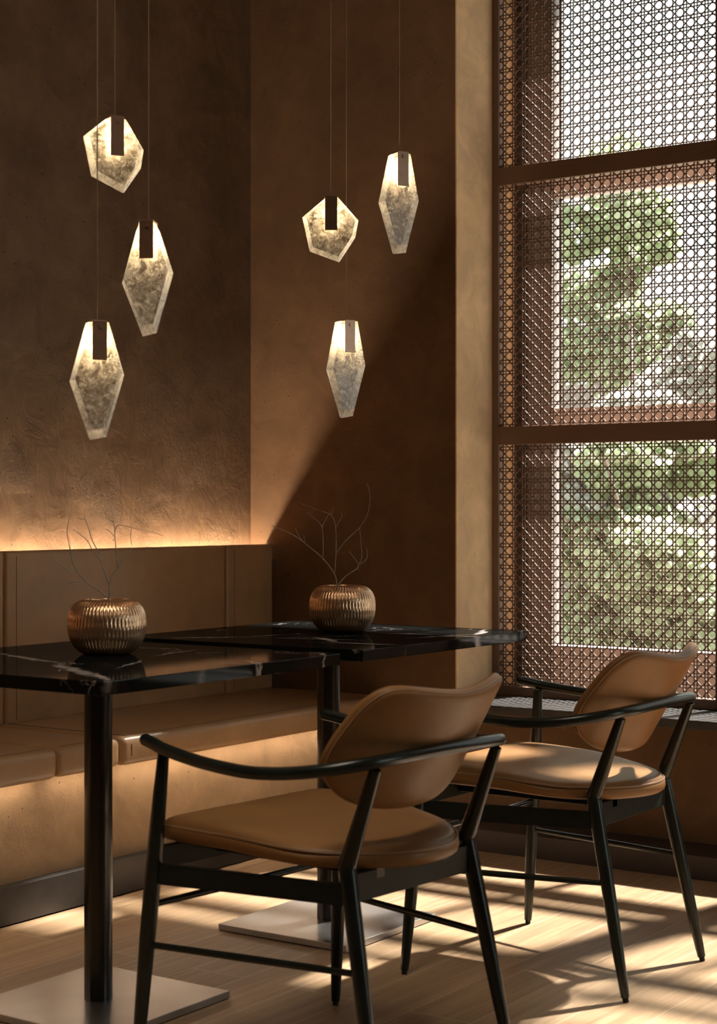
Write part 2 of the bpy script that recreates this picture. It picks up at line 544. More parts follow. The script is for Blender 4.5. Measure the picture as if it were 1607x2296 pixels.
def smooth_by_angle(o, deg=40):
    me = o.data
    if deg == 40:                       # crisp boxes with tiny bevels stay flat shaded
        return o
    bm = bmesh.new()
    bm.from_mesh(me)
    a = math.radians(deg)
    for f in bm.faces:
        f.smooth = True
    for e in bm.edges:
        if len(e.link_faces) == 2 and e.calc_face_angle(0) > a:
            e.smooth = False
    bm.to_mesh(me)
    bm.free()
    return o

def empty(name, loc=(0, 0, 0), rz=0.0):
    o = bpy.data.objects.new(name, None)
    COL.objects.link(o)
    o.location = loc
    o.rotation_euler = (0, 0, rz)
    o.empty_display_size = 0.1
    return o

def tag(o, label=None, cat=None, group=None, kind=None):
    if label:
        o['label'] = label
    if cat:
        o['category'] = cat
    if group:
        o['group'] = group
    if kind:
        o['kind'] = kind
    return o

def box(bm, x0, x1, y0, y1, z0, z1, bev=0.0, seg=2):
    vs = [bm.verts.new(p) for p in ((x0, y0, z0), (x1, y0, z0), (x1, y1, z0), (x0, y1, z0),
                                    (x0, y0, z1), (x1, y0, z1), (x1, y1, z1), (x0, y1, z1))]
    fs = [bm.faces.new([vs[i] for i in f]) for f in ((0, 3, 2, 1), (4, 5, 6, 7), (0, 1, 5, 4), (1, 2, 6, 5), (2, 3, 7, 6), (3, 0, 4, 7))]
    if bev > 0:
        es = set()
        for f in fs:
            es.update(f.edges)
        bmesh.ops.bevel(bm, geom=list(es), offset=bev, segments=seg, profile=0.5, affect='EDGES')

def box_obj(name, b, mat, parent=None, bev=0.0, seg=2):
    bm = bmesh.new()
    box(bm, *b, bev=bev, seg=seg)
    o = build(name, bm, mat, parent)
    if bev > 0.004:
        smooth_by_angle(o, 35)
    return o

def catmull(P, n=8):
    P = [Vector(p) for p in P]
    out = []
    for i in range(len(P) - 1):
        p0 = P[i - 1] if i > 0 else P[i] * 2 - P[i + 1]
        p1, p2 = P[i], P[i + 1]
        p3 = P[i + 2] if i + 2 < len(P) else P[i + 1] * 2 - P[i]
        for k in range(n):
            t = k / n
            out.append(0.5 * ((2 * p1) + (-p0 + p2) * t + (2 * p0 - 5 * p1 + 4 * p2 - p3) * t * t + (-p0 + 3 * p1 - 3 * p2 + p3) * t ** 3))
    out.append(P[-1])
    return out

def tube(bm, path, rad, nseg=16, closed=False, cap=True, round_cap=False):
    P = [Vector(p) for p in path]
    n = len(P)
    R = list(rad) if isinstance(rad, (list, tuple)) else [rad] * n
    if round_cap and not closed:
        a = (P[0] - P[1]).normalized()
        b = (P[-1] - P[-2]).normalized()
        r0, r1 = R[0], R[-1]
        pre, post, rp, rq = [], [], [], []
        for k in (3, 2, 1):
            th = k / 3 * PI / 2
            pre.append(P[0] + a * r0 * 0.8 * math.sin(th))
            rp.append(max(r0 * math.cos(th), r0 * 0.12))
        for k in (1, 2, 3):
            th = k / 3 * PI / 2
            post.append(P[-1] + b * r1 * 0.8 * math.sin(th))
            rq.append(max(r1 * math.cos(th), r1 * 0.12))
        P = pre + P + post
        R = rp + R + rq
        n = len(P)
    T = []
    for i in range(n):
        if closed:
            t = P[(i + 1) % n] - P[i - 1]
        else:
            t = P[min(i + 1, n - 1)] - P[max(i - 1, 0)]
        T.append(t.normalized())
    ref = Vector((0, 0, 1)) if abs(T[0].z) < 0.9 else Vector((1, 0, 0))
    nrm = (ref - T[0] * ref.dot(T[0])).normalized()
    rings = []
    for i in range(n):
        nrm = (nrm - T[i] * nrm.dot(T[i])).normalized()
        bi = T[i].cross(nrm)
        rings.append([bm.verts.new(P[i] + (nrm * math.cos(2 * PI * k / nseg) + bi * math.sin(2 * PI * k / nseg)) * R[i]) for k in range(nseg)])
    m = n if closed else n - 1
    for i in range(m):
        A, B = rings[i], rings[(i + 1) % n]
        for k in range(nseg):
            bm.faces.new((A[k], A[(k + 1) % nseg], B[(k + 1) % nseg], B[k]))
    if cap and not closed:
        bm.faces.new(rings[0][::-1])
        bm.faces.new(rings[-1])

def tube_obj(name, path, rad, mat, parent=None, nseg=16, **kw):
    bm = bmesh.new()
    tube(bm, path, rad, nseg, **kw)
    return smooth_by_angle(build(name, bm, mat, parent), 50)

def rings_mesh(bm, rings, close_ends=True):
    """rings of equal vertex count (lists of Vector); first and last may be single points"""
    vr = []
    for r in rings:
        vr.append([bm.verts.new(p) for p in r])
    for A, B in zip(vr[:-1], vr[1:]):
        na, nb = len(A), len(B)
        if na == 1 and nb == 1:
            continue
        if na == 1:
            for k in range(nb):
                bm.faces.new((A[0], B[(k + 1) % nb], B[k]))
        elif nb == 1:
            for k in range(na):
                bm.faces.new((A[k], A[(k + 1) % na], B[0]))
        else:
            for k in range(na):
                bm.faces.new((A[k], A[(k + 1) % na], B[(k + 1) % nb], B[k]))

def mirror_outline(half, n=6):
    """half: (front..back) points (a, b>=0) from axis to axis; returns a closed smooth outline"""
    pts = [(a, b) for a, b in half] + [(a, -b) for a, b in half[-2:0:-1]]
    m = len(pts)
    out = []
    for i in range(m):
        p0, p1, p2, p3 = (Vector((*pts[(i + k) % m], 0)) for k in (-1, 0, 1, 2))
        for k in range(n):
            t = k / n
            out.append(0.5 * ((2 * p1) + (-p0 + p2) * t + (2 * p0 - 5 * p1 + 4 * p2 - p3) * t * t + (-p0 + 3 * p1 - 3 * p2 + p3) * t ** 3))
    return [(v.x, v.y) for v in out]

# ------------------------------------------------------------------ the room
XL, YB = -3.765, 4.79            # left wall face, back wall face
XR, YF = 2.6, -1.8               # the sides behind the camera
ZC = 3.35
WX0, WX1, WZ0, WZ1 = -2.908, 0.20, 0.44, 3.10    # window opening
RY0, RY1, RZ0, RZ1 = 3.1, 4.72, 0.30, 2.7           # the side window in the right wall
YO = 5.36                        # outer face of the window wall
JAMB = -2.908

def structure(name, boxes, mat):
    bm = bmesh.new()
    for b in boxes:
        box(bm, *b)
    return tag(build(name, bm, mat), kind='structure')

structure('floor', [(XL - 0.2, XR + 0.2, YF - 0.2, YO - 0.01, -0.12, 0.0)], M['oak'])
structure('ceiling', [(XL - 0.2, XR + 0.2, YF - 0.2, YO, ZC, ZC + 0.15)], M['ceiling'])
structure('wall_left', [(XL - 0.2, XL, YF - 0.2, YO, 0.0, ZC)], M['plaster_rough'])
structure('wall_back', [(XL, WX0, YB, YO, 0.0, ZC), (WX0, WX1, YB, YO, 0.0, 0.412),
                        (WX0, WX1, YB, YO, WZ1, ZC), (WX1, XR, YB, YO, 0.0, ZC)], M['plaster'])
structure('wall_right', [(XR, XR + 0.2, YF - 0.2, RY0, 0.0, ZC), (XR, XR + 0.2, RY1, YO, 0.0, ZC), (XR, XR + 0.2, RY0, RY1, 0.0, RZ0), (XR, XR + 0.2, RY0, RY1, RZ1, ZC)], M['plaster'])
structure('wall_front', [(XL, XR, YF - 0.2, YF, 0.0, ZC)], M['plaster'])
bo = structure('baseboard_back', [(-3.205, XR, 4.60, YB, 0.0, 0.068)], M['base_dark'])
structure('trim_2', [(-4.2, 2.9, YO + 0.005, YO + 0.13, 3.10, 3.22)], M['alu_dark'])  # unseen eave added outside to cut off the high sun
structure('trim_3', [(WX0 - 0.004, WX0 + 0.0008, YB - 0.0004, 5.175, 0.441, WZ1 - 0.002)], M['plaster_light'])  # thin lining added on the jamb, paler to carry the sunlight
# stone sill with a front lip
bm = bmesh.new()
box(bm, WX0, WX1 + 0.02, 4.742, 5.16, 0.412, 0.44, bev=0.002)
tag(smooth_by_angle(build('trim_1', bm, M['ledge'])), kind='structure')

# ------------------------------------------------------------------ glazed window behind the screen
def window():
    root = empty('window_1', (WX0, 5.18, WZ0))
    tag(root, kind='structure')
    def part(name, boxes, mat):
        bm = bmesh.new()
        for b in boxes:
            box(bm, b[0] - WX0, b[1] - WX0, b[2] - 5.18, b[3] - 5.18, b[4] - WZ0, b[5] - WZ0)
        return build(name, bm, mat, root)
    part('window_frame', [(WX0, -2.858, 5.175, 5.24, WZ0, WZ1)], M['alu_dark'])
    stiles = [(-2.858, -2.762), (-1.60, -1.44), (WX1 - 0.14, WX1)]
    rails = [(WZ0, 0.603), (1.293, 1.413), (2.135, 2.25), (2.99, WZ1)]
    bx = [(a, b, 5.18, 5.24, WZ0, WZ1) for a, b in stiles]
    bx += [(-2.762, WX1 - 0.14, 5.184, 5.236, a, b) for a, b in rails]
    part('window_sash', bx[3:], M['alu'])
    part('window_stile', bx[:3], M['alu_side'])
    part('gasket', [(-2.748, -2.743, 5.205, 5.215, 0.603, 2.99)], M['alu_dark'])
    for x0, x1 in ((-2.762, -1.60), (-1.44, WX1 - 0.14)):
        for z0, z1 in ((0.603, 1.293), (1.413, 2.135), (2.25, 2.99)):
            part('window_pane', [(x0, x1, 5.209, 5.211, z0, z1)], M['glass'])
window()
def side_window():
    root = empty('window_2', (XR + 0.1, RY0, RZ0))
    tag(root, kind='structure')
    bm = bmesh.new()
    hy, hz = RY1 - RY0, RZ1 - RZ0
    for b in ((-0.03, 0.03, 0, 0.06, 0, hz), (-0.03, 0.03, hy - 0.06, hy, 0, hz), (-0.03, 0.03, 0.06, hy - 0.06, 0, 0.06), (-0.03, 0.03, 0.06, hy - 0.06, hz - 0.06, hz)):
        box(bm, *b)
    build('window_frame', bm, M['alu_dark'], root)
    bm = bmesh.new()
    box(bm, -0.001, 0.001, 0.06, hy - 0.06, 0.06, hz - 0.06)
    build('window_pane', bm, M['glass'], root)
side_window()

# ------------------------------------------------------------------ cane screen bays
P = 0.0364
def cane_panel_mesh(wd, ht, hx0, hz0):
    """woven cane over 0..wd, 0..ht; octagonal holes centred at hx0+i*P, hz0+k*P"""
    bm = bmesh.new()
    hw, hd = 0.00160, 0.0019
    def strand(p, q, dy, width=1.0, deep=1.0):
        p, q = Vector((p[0], dy, p[1])), Vector((q[0], dy, q[1]))
        t = (q - p).normalized()
        sdir = Vector((-t.z, 0, t.x))
        yv = Vector((0, 1, 0))
        A, B = [], []
        for k in range(6):
            a = 2 * PI * k / 6 + PI / 6
            off = sdir * (math.cos(a) * hw * 1.15 * width) + yv * (math.sin(a) * hd * deep)
            A.append(bm.verts.new(p + off))
            B.append(bm.verts.new(q + off))
        for k in range(6):
            bm.faces.new((A[k], A[(k + 1) % 6], B[(k + 1) % 6], B[k]))
    d = 0.138 * P
    i = -1
    while hx0 + i * P < wd + P:
        c = hx0 + (i + 0.5) * P
        for x in (c - d, c + d):
            if 0.001 < x < wd - 0.001:
                strand((x, 0), (x, ht), -0.0016)
        i += 1
    k = -1
    while hz0 + k * P < ht + P:
        c = hz0 + (k + 0.5) * P
        for z in (c - d, c + d):
            if 0.001 < z < ht - 0.001:
                strand((0, z), (wd, z), -0.0006)
        k += 1
    nmax = int((wd + ht) / P) + 4
    for j in range(-nmax, nmax):
        c = (j + 0.5) * P
        for s in (1, -1):
            # x*s' + z = const through hole grid: (x-hx0) + s*(z-hz0) = c
            pts = []
            for x in (0.0, wd):
                z = hz0 + (c - (x - hx0)) * s
                if 0 <= z <= ht:
                    pts.append((x, z))
            for z in (0.0, ht):
                x = hx0 + c - s * (z - hz0)
                if 0 < x < wd:
                    pts.append((x, z))
            if len(pts) >= 2:
                a, b = pts[0], pts[-1]
                if abs(a[0] - b[0]) > 0.003:
                    strand(a, b, 0.0022 if s > 0 else 0.0014, 1.0, 1.25 if s > 0 else 1.0)
    me = bpy.data.meshes.new('cane_panel')
    bmesh.ops.recalc_face_normals(bm, faces=bm.faces[:])
    bm.to_mesh(me)
    bm.free()
    me.materials.append(M['cane'])
    for p in me.polygons:
        p.use_smooth = True
    return me

BAY = 0.783
POST = 0.034
BAY_STEP = BAY + POST + 0.0005
ZR = [(0.44, 0.472), (1.287, 1.348), (2.165, 2.225), (3.042, 3.10)]
SY = 5.02
def screen_bay():
    root = empty('cane_screen', (-2.917, SY, 0.44))
    ox, oy, oz = -2.917, SY, 0.44
    for a in (0.009, POST + BAY):
        bm = bmesh.new()
        box(bm, a, POST if a < 0.1 else a + POST, 0.0, 0.045, 0.0, 2.66, bev=0.0015)
        smooth_by_angle(build('screen_post', bm, M['screen'], root))
    for z0, z1 in ZR:
        bm = bmesh.new()
        box(bm, POST, POST + BAY, 0.001, 0.044, z0 - oz, z1 - oz, bev=0.0015)
        smooth_by_angle(build('screen_rail', bm, M['screen'], root))
    for (a, b) in ((0.472, 1.287), (1.348, 2.165), (2.225, 3.042)):
        me = cane_panel_mesh(BAY, b - a, 0.0, 0.0195)
        o = link_obj('cane_panel', me, root)
        o.location = (POST, 0.014, a - oz)
    return root
bay = screen_bay()
tag(bay, 'brown framed cane webbing screen bay beside the sunlit plaster reveal', 'screen', 'cane screen bays along the window')
for i, lab in ((1, 'brown framed cane webbing screen bay at the right picture edge'),
               (2, 'brown framed cane webbing screen bay, third along the window')):
    r = bay.copy()
    COL.objects.link(r)
    r.location.x += i * BAY_STEP
    tag(r, lab)
    first = True
    for ch in bay.children:
        if ch.name.startswith('screen_post') and ch == [c for c in bay.children if c.name.startswith('screen_post')][0]:
            continue
        c = ch.copy()
        COL.objects.link(c)
        c.parent = r

# ------------------------------------------------------------------ banquette
def cushion(name, b, bev, seg, mat, parent):
    bm = bmesh.new()
    box(bm, *b, bev=bev, seg=seg)
    return smooth_by_angle(build(name, bm, mat, parent), 60)

def banquette():
    ox, oy = -3.46, 1.2
    root = empty('banquette', (ox, oy, 0))
    Y0, Y1 = 1.2, 4.785
    def rel(b):
        return (b[0] - ox, b[1] - ox, b[2] - oy, b[3] - oy, b[4], b[5])
    box_obj('plaster_base', rel((XL + 0.002, -3.246, Y0, Y1, 0.0, 0.362)), M['plaster_base'], root)
    box_obj('kick_plate', rel((-3.245, -3.211, Y0, 4.60, 0.004, 0.100)), M['kick'], root, bev=0.0015)
    for a, b in ((Y0, 3.226), (3.232, 3.472), (3.478, Y1)):
        front = -3.172 if b < 3.23 else -3.178
        c = cushion('seat_cushion', rel((-3.70, front, a, b, 0.363, 0.442)), 0.020, 5, M['bench_leather'], root)
        bm = bmesh.new()
        tube(bm, [(front - 0.022 - ox, a + 0.03 - oy, 0.4415), (front - 0.022 - ox, b - 0.03 - oy, 0.4415)], 0.0016, 8)
        build('seam', bm, M['seam'], c)
        if b > 4:
            bm = bmesh.new()
            ys = a + 0.036 - oy
            tube(bm, [(-3.66 - ox, ys, 0.4425), (front - 0.027 - ox, ys, 0.4425), (front - 0.008 - ox, ys, 0.435), (front + 0.0004 - ox, ys, 0.420), (front + 0.0004 - ox, ys, 0.388)], 0.001, 6)
            build('seam', bm, M['seam'], c)
    for a, b in ((Y0, 3.500), (3.506, 4.519), (4.525, Y1)):
        c = cushion('back_cushion', rel((-3.704, -3.66, a, b, 0.436, 0.946)), 0.011, 4, M['bench_leather'], root)
        bm = bmesh.new()
        tube(bm, [(-3.664 - ox, a + 0.045 - oy, 0.9405), (-3.664 - ox, b - 0.01 - oy, 0.9405)], 0.0016, 8)
        tube(bm, [(-3.6597 - ox, a + 0.041 - oy, 0.45), (-3.6597 - ox, a + 0.041 - oy, 0.93)], 0.0009, 6)
        build('seam', bm, M['seam'], c)
    # light strips in their channels
    box_obj('light_channel', rel((-3.75, -3.706, Y0, Y1, 0.870, 0.884)), M['channel'], root)
    box_obj('light_strip', rel((-3.742, -3.730, Y0, Y1, 0.884, 0.888)), M['strip_up'], root)
    for a, b in ((Y0, 3.20), (3.258, 3.446), (3.504, Y1 - 0.02)):
        box_obj('light_strip', rel((-3.209, -3.201, a, b, 0.3622, 0.3629)), M['strip_down'], root)
    tag(root, 'long brown leather banquette with backlit back and glowing plaster base', 'bench')
banquette()

# ------------------------------------------------------------------ tables
def table(cx, cy, bx_, by_, veins, seed, label, d_post):
    root = empty('pedestal_table', (cx, cy, 0))
    h = 0.375
    bm = bmesh.new()
    box(bm, -0.37, 0.372, -h, h + 0.008, 0.724, 0.75, bev=0.0012)
    smooth_by_angle(build('tabletop', bm, marble('black marble ' + str(seed), veins, seed), root))
    ox, oy = bx_ - cx, by_ - cy
    tube_obj('table_post', [(ox, oy, 0.016), (ox, oy, 0.712)], d_post, M['post'], root, nseg=48)
    box_obj('mounting_plate', (ox - 0.12, ox + 0.12, oy - 0.12, oy + 0.12, 0.712, 0.724), M['post'], root)
    box_obj('base_plate', (ox - 0.198, ox + 0.198, oy - 0.203, oy + 0.203, 0.002, 0.0175), M['steel'], root, bev=0.0012)
    tag(root, label, 'table', 'black marble tables in front of the banquette')
    return root

T1C = (-2.536, 2.689)
T2C = (-2.543, 3.545)
def V(c, a, b, wdt, st):
    (x0, y0), (x1, y1) = a, b
    dx, dy = x1 - x0, y1 - y0
    return ((x0 + x1) / 2 - c[0], (y0 + y1) / 2 - c[1], math.atan2(dy, dx), math.hypot(dx, dy) / 2 * 1.12, wdt, st)
veins1 = [V(T1C, (-2.82, 2.66), (-2.50, 2.545), 0.016, 0.62), V(T1C, (-2.56, 2.57), (-2.17, 2.34), 0.026, 0.62),
          V(T1C, (-2.30, 2.45), (-2.16, 2.31), 0.012, 0.9),
          V(T1C, (-2.467, 2.77), (-2.485, 2.99), 0.006, 0.85), V(T1C, (-2.33, 2.53), (-2.41, 2.705), 0.006, 0.8),
          V(T1C, (-2.17, 2.58), (-2.13, 2.69), 0.012, 0.5), V(T1C, (-2.24, 2.83), (-2.13, 2.75), 0.007, 0.8), V(T1C, (-2.22, 2.72), (-2.14, 2.80), 0.007, 0.6),
          V(T1C, (-2.24, 3.07), (-2.14, 2.99), 0.006, 0.8)]
veins2 = [V(T2C, (-2.81, 3.18), (-2.63, 3.35), 0.022, 0.45), V(T2C, (-2.694, 3.19), (-2.577, 3.53), 0.006, 0.7),
          V(T2C, (-2.63, 3.34), (-2.29, 3.43), 0.008, 0.6), V(T2C, (-2.50, 3.44), (-2.35, 3.33), 0.016, 0.9),
          V(T2C, (-2.40, 3.32), (-2.17, 3.35), 0.016, 0.85), V(T2C, (-2.467, 3.647), (-2.27, 3.665), 0.005, 0.8),
          V(T2C, (-2.30, 3.52), (-2.20, 3.77), 0.007, 0.9), V(T2C, (-2.19, 3.70), (-2.29, 3.93), 0.012, 0.9),
          V(T2C, (-2.25, 3.63), (-2.15, 3.70), 0.02, 0.8), V(T2C, (-2.58, 3.366), (-2.38, 3.573), 0.005, 0.6)]
table(T1C[0], T1C[1], -2.538, 2.700, veins1, 1.7, 'black marble table nearest the camera, cut off by the left picture edge', 0.0302)
table(T2C[0], T2C[1], -2.545, 3.560, veins2, 5.2, 'black marble table farther back, closest to the cane screen', 0.0292)

# ------------------------------------------------------------------ armchair
def lerp(a, b, t):
    return Vector(a).lerp(Vector(b), t)

def back_point(a, b, f, k=1.45):
    """panel coords: a across, b up the panel, f forward -> chair coords (x backwards, y across, z up)"""
    t = math.radians(30.5)
    up = Vector((math.sin(t), 0, math.cos(t)))
    fw = Vector((-math.cos(t), 0, math.sin(t)))
    return Vector((0.18, 0, 0.512)) + up * b + fw * (k * a * a + f) + Vector((0, a, 0))

def armchair(label):
    root = empty('armchair')
    fr = M['frame']
    tag(root, label, 'chair', 'leather armchairs with dark frames')
    # seat pad
    half = [(-0.262, 0.0), (-0.263, 0.10), (-0.262, 0.185), (-0.256, 0.226), (-0.235, 0.238), (-0.15, 0.240), (-0.05, 0.237), (0.04, 0.226), (0.10, 0.205), (0.148, 0.172), (0.195, 0.125), (0.232, 0.065), (0.245, 0.0)]
    out = mirror_outline(half, 5)
    prof = [(0.90, 0.4365), (0.965, 0.4375), (0.992, 0.4425), (1.0, 0.4505), (0.997, 0.4585), (0.990, 0.4625), (0.978, 0.4635), (0.972, 0.467), (0.955, 0.4725), (0.92, 0.4755), (0.82, 0.4765), (0.62, 0.4735), (0.4, 0.471), (0.2, 0.470)]
    def tilt(x):                       # the pad drops towards the back
        t = min(1, max(0, (x + 0.10) / 0.30))
        return 0.017 * t * t * (3 - 2 * t)
    rings = [[Vector((-0.01, 0, 0.4365 - tilt(-0.01)))]]
    for s, z in prof:
        ring = []
        for a, b in out:
            x = -0.01 + (a + 0.01) * s
            dz = 0.0
            if z > 0.462:
                dz = 0.004 * math.cos(min(1, abs(x + 0.2) / 0.12) * PI / 2) - 0.004 * max(0, 1 - abs(x - 0.08) / 0.12)
            ring.append(Vector((x, b * s, z + dz - tilt(x))))
        rings.append(ring)
    rings.append([Vector((-0.01, 0, 0.4695 - tilt(-0.01)))])
    bm = bmesh.new()
    rings_mesh(bm, rings)
    seat = build('seat', bm, M['leather'], root, smooth=True)
    bm = bmesh.new()
    tube(bm, [(-0.01 + (a + 0.01) * 0.984, b * 0.984, 0.4645 - tilt(a)) for a, b in out], 0.0026, 8, closed=True)
    build('piping', bm, M['piping'], seat, smooth=True)
    # backrest shell
    hb = [(0.0, 0.0), (0.0, 0.07), (0.005, 0.128), (0.018, 0.172), (0.042, 0.204), (0.076, 0.219), (0.116, 0.219), (0.160, 0.212), (0.203, 0.201), (0.238, 0.180), (0.254, 0.148), (0.257, 0.09), (0.254, 0.0)]
    ob = mirror_outline(hb, 5)         # (b, a)
    cb = 0.14
    prof = [(0.30, -0.0005), (0.60, -0.0002), (0.85, 0.0), (0.955, 0.001), (0.985, 0.0035), (0.992, 0.0065), (0.985, 0.0085), (0.995, 0.0105), (1.0, 0.015), (0.995, 0.021), (0.98, 0.0255), (0.93, 0.030), (0.75, 0.034), (0.5, 0.0335), (0.25, 0.033)]
    rings = [[back_point(0, cb, -0.0005)]]
    for s, f in prof:
        rings.append([back_point(a * s, cb + (b - cb) * s, f) for b, a in ob])
    rings.append([back_point(0, cb, 0.033)])
    bm = bmesh.new()
    rings_mesh(bm, rings)
    back = build('backrest', bm, M['leather'], root, smooth=True)
    bm = bmesh.new()
    tube(bm, [back_point(a * 0.992, cb + (b - cb) * 0.992, 0.0082) for b, a in ob], 0.0022, 8, closed=True)
    build('piping', bm, M['piping'], back, smooth=True)
    FF, FT = (-0.255, 0.292, 0.0), (-0.209, 0.263, 0.619)
    RF, RK, RT = (0.262, 0.206, 0.0), (0.172, 0.181, 0.433), (0.243, 0.185, 0.62)
    def mir(p, s):
        return Vector((p[0], p[1] * s, p[2]))
    for s in (-1, 1):
        f0, f1 = mir(FF, s), mir(FT, s)
        zs = [0.010, 0.03, 0.12, 0.26, 0.36, 0.44, 0.53, 0.607]
        rs = [0.0092, 0.0104, 0.0134, 0.0156, 0.0160, 0.0154, 0.0134, 0.0110]
        leg = tube_obj('leg', [f0.lerp(f1, z / 0.619) for z in zs], rs, fr, root, 20)
        tube_obj('foot_glide', [f0.lerp(f1, 0.0005 / 0.619), f0.lerp(f1, 0.012 / 0.619)], 0.0066, M['rubber'], leg, 14)
        r0, r1, r2 = mir(RF, s), mir(RK, s), mir(RT, s)
        path = [r0.lerp(r1, z / 0.433) for z in (0.010, 0.03, 0.12, 0.26, 0.38)]
        rr = [0.0092, 0.0104, 0.0134, 0.0156, 0.0163]
        path += [r0.lerp(r1, 0.975), r1, r1.lerp(r2, 0.06), r1.lerp(r2, 0.3), r1.lerp(r2, 0.65), r1.lerp(r2, 0.955)]
        rr += [0.0167, 0.0169, 0.0165, 0.0150, 0.0128, 0.0108]
        leg = tube_obj('leg', path, rr, fr, root, 20)
        tube_obj('foot_glide', [r0.lerp(r1, 0.0005 / 0.433), r0.lerp(r1, 0.012 / 0.433)], 0.0066, M['rubber'], leg, 14)
        # side apron between the legs, flat board
        pf = f0.lerp(f1, 0.385 / 0.619)
        pr = r0.lerp(r1, 0.385 / 0.433)
        inn = Vector((0, -s * 0.004, 0))
        bm = bmesh.new()
        dvec = (pr - pf)
        t = dvec.normalized()
        nrm = Vector((-t.y, t.x, 0)).normalized() * 0.008
        A, B = pf + inn, pr + inn
        vs = []
        for q in (A, B):
            for off in (-nrm, nrm):
                vs.append((bm.verts.new((q.x + off.x, q.y + off.y, 0.362)), bm.verts.new((q.x + off.x, q.y + off.y, 0.400))))
        a0, a1, b0, b1 = vs
        for f in ((a0[0], b0[0], b0[1], a0[1]), (a1[0], a1[1], b1[1], b1[0]), (a0[1], b0[1], b1[1], a1[1]), (a0[0], a1[0], b1[0], b0[0]), (a0[0], a0[1], a1[1], a1[0]), (b0[0], b1[0], b1[1], b0[1])):
            bm.faces.new(f)
        bmesh.ops.bevel(bm, geom=bm.edges[:], offset=0.0015, segments=2, affect='EDGES')
        smooth_by_angle(build('side_apron', bm, M['frame_flat'], root))
        a = f0.lerp(f1, 0.247 / 0.619)
        b = r0.lerp(r1, 0.248 / 0.433)
        tube_obj('side_stretcher', [a, a.lerp(b, 0.5), b], [0.0062, 0.0072, 0.0062], fr, root, 14)
        # little brass pin between seat and rear leg
    pa = Vector(FF).lerp(Vector(FT), 0.321 / 0.619)
    tube_obj('front_stretcher', [(pa.x, -pa.y, pa.z), (pa.x, 0, pa.z), (pa.x, pa.y, pa.z)], [0.0062, 0.0078, 0.0062], fr, root, 14)
    # front and rear aprons
    bm = bmesh.new()
    box(bm, -0.236, -0.220, -0.266, 0.266, 0.388, 0.430, bev=0.0015)
    smooth_by_angle(build('front_apron', bm, M['frame_flat'], root))
    bm = bmesh.new()
    box(bm, 0.168, 0.184, -0.178, 0.178, 0.366, 0.418, bev=0.0015)
    smooth_by_angle(build('rear_apron', bm, M['frame_flat'], root))
    for s in (-1, 1):
        bm = bmesh.new()
        box(bm, -0.236, 0.184, s * 0.10 - 0.012, s * 0.10 + 0.012, 0.4, 0.4188, bev=0.001)
        smooth_by_angle(build('seat_support', bm, fr, root))
    # bent arm rail
    half = [(-0.262, 0.261, 0.629), (-0.235, 0.267, 0.625), (-0.19, 0.276, 0.617), (-0.09, 0.289, 0.606), (0.02, 0.295, 0.600), (0.09, 0.290, 0.602), (0.150, 0.274, 0.608), (0.200, 0.246, 0.616), (0.234, 0.205, 0.623), (0.250, 0.15, 0.627), (0.256, 0.08, 0.629)]
    pts = [(x, -y, z) for x, y, z in half] + [(0.2575, 0, 0.630)] + half[::-1]
    tube_obj('arm_rail', catmull(pts, 5), 0.0119, fr, root, 20, round_cap=True)
    return root

ch = armchair('tan leather armchair in the foreground, its back to the camera')
ch.location = (-1.893, 2.682, 0)
ch.rotation_euler = (0, 0, -0.085)
def dup(root, loc, rz, label):
    r = root.copy()
    COL.objects.link(r)
    r.location = loc
    r.rotation_euler = (0, 0, rz)
    r['label'] = label
    for c0 in list(root.children):
        c = c0.copy()
        COL.objects.link(c)
        c.parent = r
        for g in c0.children:
            d = g.copy()
            COL.objects.link(d)
            d.parent = c
    return r
dup(ch, (-1.878, 3.575, 0), -0.001, 'tan leather armchair farther back, in the sun beside the window sill')

